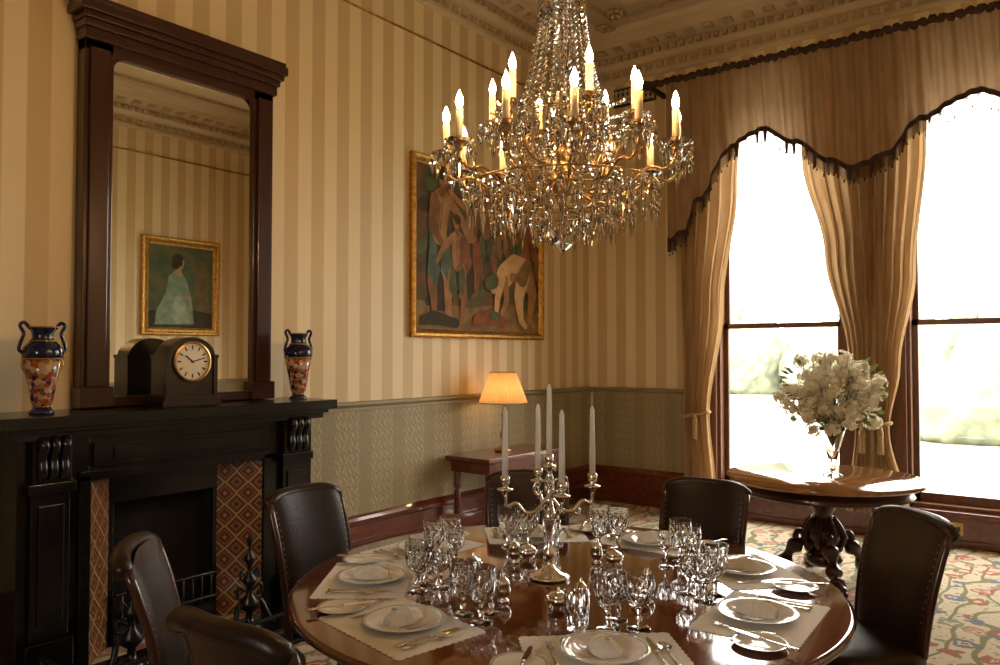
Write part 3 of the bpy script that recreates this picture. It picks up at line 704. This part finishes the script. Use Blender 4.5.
def chair(x,y,face): place(CM,'dining_chair',(x,y,.001),radians(face)-pi/2)
def chair_r(ang,r,tw=0):
    a=radians(ang); chair(CX+r*cos(a),CY+r*sin(a),ang+180+tw)
chair(-2.72,2.42,2); chair(-2.26,3.22,-50); chair(-1.56,3.47,-88); chair(-.80,3.30,228); chair(-2.42,1.62,50); chair(-1.72,1.44,93)

# ---------------------------------------------------------------- tableware meshes
def mesh_only(b,name,mats):
    o=b.build(name,mats); me=o.data; bpy.data.objects.remove(o); return me
def ringless(prof_sets,name,mats,n=40):
    b=MB()
    for prof,mi in prof_sets: b.lathe(prof,n,mi,cap=False)
    return mesh_only(b,name,mats)
mPLATE=ringless([([(0.0001,0),(.065,0),(.07,.003),(.078,.010),(.128,.018),(.130,.020),(.124,.0197)],0),([(.124,.0197),(.119,.0192)],1),([(.119,.0192),(.078,.0135),(.07,.007),(.0001,.006)],0)],'dinner_plate',[mPORC,mRIM])
mSPLATE=ringless([([(0.0001,0),(.045,0),(.05,.003),(.078,.011),(.080,.0125),(.076,.0123)],0),([(.076,.0123),(.072,.0118)],1),([(.072,.0118),(.05,.007),(.045,.005),(.0001,.005)],0)],'side_plate',[mPORC,mRIM])
b=MB(); pts=[]; w,h=.225,.16
def edge(x0,y0,x1,y1,nx,ny,n):
    for k in range(n*4):
        t=k/(n*4); q=.006*abs(sin(t*n*pi)); pts.append((x0+(x1-x0)*t+nx*q,y0+(y1-y0)*t+ny*q))
edge(-w,-h,w,-h,0,-1,16); edge(w,-h,w,h,1,0,12); edge(w,h,-w,h,0,1,16); edge(-w,h,-w,-h,-1,0,12)
m=len(pts); b.add([(x,y,0) for x,y in pts]+[(x,y,.0015) for x,y in pts],[tuple(range(m))[::-1],tuple(range(m,2*m))]+[(k,(k+1)%m,m+(k+1)%m,m+k) for k in range(m)],0)
mMAT=mesh_only(b,'place_mat',[mLINEN])
# napkin: linen folded into a rounded pocket with a pleated tail
b=MB()
def nf(s,t):
    L=.125*s-.0625; r=.050*(max(0.0,sin(pi*min(1,.12+.80*(1-s)**.8)))**.55)*(1-.35*s)+.0015*sin(t*pi*9)*s; a=pi*t
    return (r*1.05*cos(a),L,.001+max(0,r*1.0*sin(a)))
b.grid(nf,18,28,0)
e0=[nf(0,t/28) for t in range(29)]; b.add(e0,[tuple(range(29))],0)
e1=[nf(1,t/28) for t in range(29)]; b.add(e1,[tuple(range(29))],0)
b.add([nf(s/18,0) for s in range(19)]+[nf(s/18,1) for s in range(18,-1,-1)],[tuple(range(38))],0)
for q in (.30,.48): b.tube([(nf(q,t/20)[0],nf(q,t/20)[1]+.012*sin(pi*t/20),nf(q,t/20)[2]+.0008) for t in range(1,20)],.0022,6,0)
b.sbox((0,-.036,.046),(.008,.012,.003),2,5,1)
mNAP=mesh_only(b,'napkin',[mLINEN,mRIM])
def flat(b,outline,z0,z1,mat=0):
    m=len(outline); b.add([(x,y,z0) for x,y in outline]+[(x,y,z1) for x,y in outline],[tuple(range(m))[::-1],tuple(range(m,2*m))]+[(k,(k+1)%m,m+(k+1)%m,m+k) for k in range(m)],mat)
def handle(b,l=.12): b.tube(smooth_path([(0,-l,.004),(0,-l*.6,.005),(0,0,.004)],4),[.0095,.0105,.009,.007,.006,.005,.0045,.004,.0038],8,0,flat=.35)
b=MB(); handle(b); flat(b,[(-.004,0),(.004,0),(.011,.018),(.012,.035),(-.012,.035),(-.011,.018)],.003,.005)
for k in range(4): x=-.0102+k*.0068; flat(b,[(x-.002,.034),(x+.002,.034),(x+.0014,.075),(x-.0014,.075)],.003,.005)
mFORK=mesh_only(b,'fork',[mSILV])
b=MB(); handle(b); b.sbox((0,0,.004),(.006,.008,.004),3,4); flat(b,[(-.006,.004),(.008,.004),(.011,.05),(.009,.10),(.002,.115),(-.004,.10),(-.006,.05)],.003,.0045); mKNIFE=mesh_only(b,'knife',[mSILV])
b=MB(); handle(b)
b.grid(lambda s,t:(.021*cos(2*pi*t)*(1-s)*(1),.032+.033*sin(2*pi*t)*(1-s),.009-.007*(1-(1-s)**2)),6,18,0)
b.tube([(0,-.004,.004),(0,.004,.008)],.004,6,0); mSPOON=mesh_only(b,'spoon',[mSILV])
def glass(prof,name,n=14,k=1.0,cut=None):
    b=MB(); prof=[(r*k,z*k) for r,z in prof]; b.lathe(prof,n,0,None,False)
    if cut:
        for i,(r,z) in enumerate(prof):
            if cut[0]*k<=z<=cut[1]*k and r>.02:
                for j in range(n):
                    if j%2==i%2:
                        x,y,zz=b.V[i*n+j]; b.V[i*n+j]=(x*.94,y*.94,zz)
    return mesh_only(b,name,[mGLASS])
gW=glass([(0,0),(.034,0),(.034,.003),(.010,.008),(.006,.02),(.010,.032),(.006,.045),(.012,.056),(.030,.072),(.037,.085),(.041,.10),(.043,.118),(.043,.135),(.042,.162),(.040,.162),(.039,.13),(.037,.10),(.026,.078),(0,.070)],'goblet',20,1.08,(.07,.12))
gS=glass([(0,0),(.028,0),(.028,.003),(.008,.007),(.005,.02),(.008,.03),(.005,.045),(.010,.055),(.027,.07),(.032,.084),(.034,.10),(.031,.130),(.0295,.130),(.030,.09),(.023,.074),(0,.066)],'sherry',18,1.05,(.069,.101))
gT=glass([(0,0),(.032,0),(.034,.01),(.036,.03),(.037,.05),(.039,.075),(.042,.115),(.040,.115),(.037,.07),(.033,.05),(.030,.014),(0,.012)],'tumbler',20,1.02,(.009,.076))
def put(me,name,sx,sy,a,dz=0,rot=0,R0=.70):
    ux=Vector((cos(a),sin(a))); fwd=-ux; right=Vector((fwd.y,-fwd.x))
    p=Vector((CX,CY))+ux*R0+fwd*sy+right*sx
    place(me,name,(p.x,p.y,TZ+dz),math.atan2(fwd.y,fwd.x)-pi/2+rot)
S=[3,47,90,133,178,217,259,312]
for i,an_ in enumerate(S):
    a=radians(an_)
    put(mMAT,'place_mat',0,-.035,a,0.0)
    z=.0018
    put(mPLATE,'dinner_plate',0,-.02,a,z); put(mNAP,'napkin',random.uniform(-.004,.004),-.02,a,z+.0085,random.uniform(-.5,.5))
    put(mSPLATE,'side_plate',-.25,-.10,a,z,0)
    put(mKNIFE,'butter_knife',-.24,-.10,a,z+.0135,-.3)
    put(mFORK,'fork',-.150,-.0,a,z)
    put(mKNIFE,'knife',.148,-.03,a,z); put(mSPOON,'spoon',.180,-.03,a,z)
    put(gW,'wine_glass',.055,.172,a,.0005); put(gW,'wine_glass',.150,.170,a,.0005); put(gS,'sherry_glass',.105,.250,a,.0005)
    if i%2: put(gT,'tumbler',-.040,.190,a,.0005)
b=MB(); b.lathe([(0,0),(.022,0),(.020,.006),(.010,.014),(.022,.025),(.027,.042),(.022,.058),(.024,.060),(.020,.072),(.010,.082),(.004,.086),(.007,.092),(0,.098)],20,0); mPEP=mesh_only(b,'pepper',[mSILV])
b=MB(); b.lathe([(0,.010),(.022,.012),(.036,.024),(.040,.040),(.037,.040),(.030,.026),(0,.018)],24,0)
for k in range(3): a=k*2*pi/3; b.tube([(.026*cos(a),.026*sin(a),.018),(.034*cos(a),.034*sin(a),.002)],[.005,.004],6,0)
b.lathe([(0.036,.040),(.030,.050),(.012,.058),(.004,.062),(.006,.068),(0,.072)],20,0)
mSALT=mesh_only(b,'salt',[mSILV])
for ang,r in ((200,.36),(252,.36),(300,.33),(350,.36),(80,.30),(150,.32)):
    a=radians(ang); a2=a+.24
    place(mSALT,'salt_cellar',(CX+r*cos(a),CY+r*sin(a),TZ)); place(mPEP,'pepper_pot',(CX+(r-.02)*cos(a2),CY+(r-.02)*sin(a2),TZ))

# ---------------------------------------------------------------- candelabra
b=MB()
b.lathe([(0,0),(.075,0),(.078,.008),(.070,.016),(.045,.024),(.030,.035),(.016,.05),(.012,.07),(.022,.085),(.022,.10),(.012,.115),(.010,.15),(.016,.19),(.024,.22),(.026,.24),(.014,.255),(.010,.27),(.020,.285),(.020,.30),(.010,.31),(.009,.36),(.018,.375),(.012,.39),(.012,.41),(.026,.42),(.028,.424),(.012,.428),(.015,.44),(.016,.465),(.012,.468),(0,.468)],24,0)
def candle(x,y,z,l,r=.0115): b.lathe([(r,z),(r,z+l*.3),(r*.78,z+l*.93),(r*.3,z+l*.985),(0,z+l)],14,1,T((x,y,0))); b.tube([(x,y,z+l-.002),(x,y,z+l+.006)],.001,4,2)
candle(0,0,.462,.275)
for k in range(4):
    a=radians(49+90*k); mt=R(a)
    b.tube(smooth_path([(.01,0,.30),(.05,0,.255),(.095,0,.25),(.13,0,.285),(.165,0,.275),(.172,0,.32)],6),[.0085]*20+[.007]*11,8,0,mt)
    b.tube(smooth_path([(.01,0,.36),(.04,0,.37),(.06,0,.34),(.045,0,.31),(.03,0,.33)],5),.006,6,0,mt)
    b.tube(smooth_path([(.09,0,.25),(.11,0,.235),(.12,0,.25),(.105,0,.262)],5),.005,6,0,mt)
    b.lathe([(0,.315),(.008,.318),(.012,.33),(.030,.338),(.032,.342),(.014,.346),(.012,.352),(.018,.365),(.019,.385),(.014,.39),(.0,.39)],18,0,mt@T((.172,0,0)))
    candle(.172*cos(a),.172*sin(a),.385,.265)
b.build('candelabra',[mSILV,mWAX,mBLACK],loc=(CX-.055,CY-.01,TZ+.0005))

# ---------------------------------------------------------------- chandelier
b=MB()
BR,CR,IV,BU=0,1,2,3
b.tube([(0,0,3.2),(0,0,4.95)],.006,8,BR)
z=3.25
while z<4.9:
    b.tube([(.014*cos(q),0,z+.022*sin(q)) for q in [2*pi*k/10 for k in range(11)]],.004,5,BR,R(0 if int(z*20)%2 else pi/2)); z+=.05
b.lathe([(.005,4.90),(.03,4.92),(.07,4.96),(.09,4.985),(.09,4.999)],20,BR)
b.lathe([(.0,2.16),(.02,2.17),(.03,2.20),(.045,2.235),(.055,2.25),(.055,2.275),(.04,2.29),(.02,2.30),(.018,2.34),(.03,2.36),(.03,2.38),(.015,2.40)],20,BR)
b.lathe([(.015,2.40),(.035,2.45),(.045,2.52),(.02,2.60),(.015,2.66),(.03,2.72),(.035,2.78),(.015,2.86),(.012,3.0),(.03,3.06),(.015,3.12)],12,CR,None,False)
b.lathe([(.0,3.12),(.03,3.12),(.03,3.14),(.085,3.15),(.09,3.165),(.03,3.18),(.02,3.22),(0,3.24)],20,BR)
def hoop(r,z,t=.0035): b.tube([(r*cos(2*pi*k/40),r*sin(2*pi*k/40),z) for k in range(41)],t,6,BR)
hoop(.17,2.50,.004); hoop(.36,2.235); hoop(.27,2.205); hoop(.185,2.17); hoop(.095,2.125); hoop(.085,2.93)
def bead(x,y,z,r): b.gem(x,y,z+r,r,2*r,6,.5,CR)
def strand(p0,p1,n,sag,rb,a):
    for i in range(n):
        t=i/(n-1); r=p0[0]+(p1[0]-p0[0])*t; z=p0[1]+(p1[1]-p0[1])*t
        r-=sag*4*t*(1-t); bead(r*cos(a),r*sin(a),z,rb)
for k in range(20):
    a=2*pi*k/20
    strand((.085,3.14),(.17,2.50),28,.035,.0125,a)
    if k%2==0:
        strand((.17,2.49),(.06,2.28),11,-.03,.011,a)
        strand((.17,2.49),(.27,2.21),14,.03,.011,a+.08)
        strand((.27,2.52),(.17,2.50),8,-.0,.009,a)
def drop(x,y,z,l,r=.009):
    bead(x,y,z-.008,.008); b.gem(x,y,z-.016,r,l,6,.28,CR)
for r,z,n,l in ((.36,2.23,34,.11),(.27,2.20,28,.12),(.185,2.165,20,.115),(.095,2.12,12,.085),(.17,2.485,22,.08),(.09,3.15,14,.07),(.085,2.925,12,.05)):
    for k in range(n):
        a=2*pi*(k+.5*(n%3))/n; drop(r*cos(a),r*sin(a),z,l*(1+.25*(k%2)),.0155)
for k in range(16):
    a=2*pi*k/16; strand((.36,2.23),(.185,2.17),9,.0,.009,a)
b.lathe([(0,2.10),(.014,2.095),(.036,2.075),(.045,2.045),(.036,2.015),(.014,1.995),(0,1.985)],10,CR,None,False)
b.tube([(0,0,2.17),(0,0,2.09)],.004,6,BR)
def arm(a,pts,rt,zt):
    mt=R(a); P=smooth_path(pts,7)
    b.tube(P,.0055,8,BR,mt)
    sc_=smooth_path([(rt*.55,0,zt-.12),(rt*.62,0,zt-.075),(rt*.72,0,zt-.085),(rt*.70,0,zt-.115),(rt*.65,0,zt-.105)],5); b.tube(sc_,.004,6,BR,mt)
    q=mt@T((rt,0,zt))
    b.lathe([(.004,-.02),(.012,-.008),(.016,0)],12,BR,q)
    b.lathe([(.0,.0),(.02,.002),(.044,.012),(.056,.024),(.053,.026),(.040,.016),(.0,.006)],12,CR,q,False)
    b.lathe([(.014,.006),(.018,.015),(.019,.030),(.014,.035)],12,BR,q)
    b.lathe([(.0135,.03),(.0135,.135),(.006,.137),(0,.137)],12,IV,q)
    b.lathe([(.006,.136),(.010,.145),(.0135,.158),(.012,.172),(.006,.190),(0,.204)],10,BU,q)
    cx,cy=rt*cos(a),rt*sin(a)
    for k in range(7):
        e=a+2*pi*k/7; drop(cx+.053*cos(e),cy+.053*sin(e),zt+.020,.065+.03*(k%2),.012)
    b.gem(cx,cy,zt-.03,.015,.085,6,.3,CR)
for k in range(12):
    a=radians(8+30*k); e=.012*(k%2)
    arm(a,[(.05,0,2.26),(.13,0,2.20),(.24,0,2.205),(.34,0,2.27),(.40,0,2.26),(.437,0,2.29),(.442,0,2.320+e)],.442,2.33+e)
for k in range(6):
    a=radians(23+60*k)
    arm(a,[(.03,0,2.36),(.09,0,2.31),(.18,0,2.33),(.235,0,2.40),(.262,0,2.41),(.275,0,2.465)],.275,2.475)
b.build('crystal_chandelier',[mBRASS,mDROP,mIVORY,mBULB],loc=(CX,CY,0))

# ---------------------------------------------------------------- light
w=bpy.data.worlds.new('World'); sc.world=w; w.use_nodes=True
bg=w.node_tree.nodes['Background']; bg.inputs['Color'].default_value=(1,.95,.86,1); bg.inputs['Strength'].default_value=14.0
for (x0,x1,z0,z1,yy,sg) in [(a,c,WZ0,WZ1,Y1+.30,-1) for a,c in W]+[(FILL_W[0],FILL_W[1],FILL_Z0,FILL_Z1,Y0-.30,1)]:
    l=bpy.data.lights.new('window_portal','AREA'); l.shape='RECTANGLE'; l.size=x1-x0; l.size_y=z1-z0; l.cycles.is_portal=True
    o=bpy.data.objects.new('window_portal',l); sc.collection.objects.link(o); o.location=((x0+x1)/2,yy,(z0+z1)/2); o.rotation_euler=(radians(90)*sg,0,0)

cam=bpy.data.cameras.new('camera'); cam.lens=27.8; cam.sensor_width=36
co=bpy.data.objects.new('camera',cam); sc.collection.objects.link(co); co.location=(0,0,1.6); co.rotation_euler=(radians(91.6),0,radians(37.4))
sc.camera=co
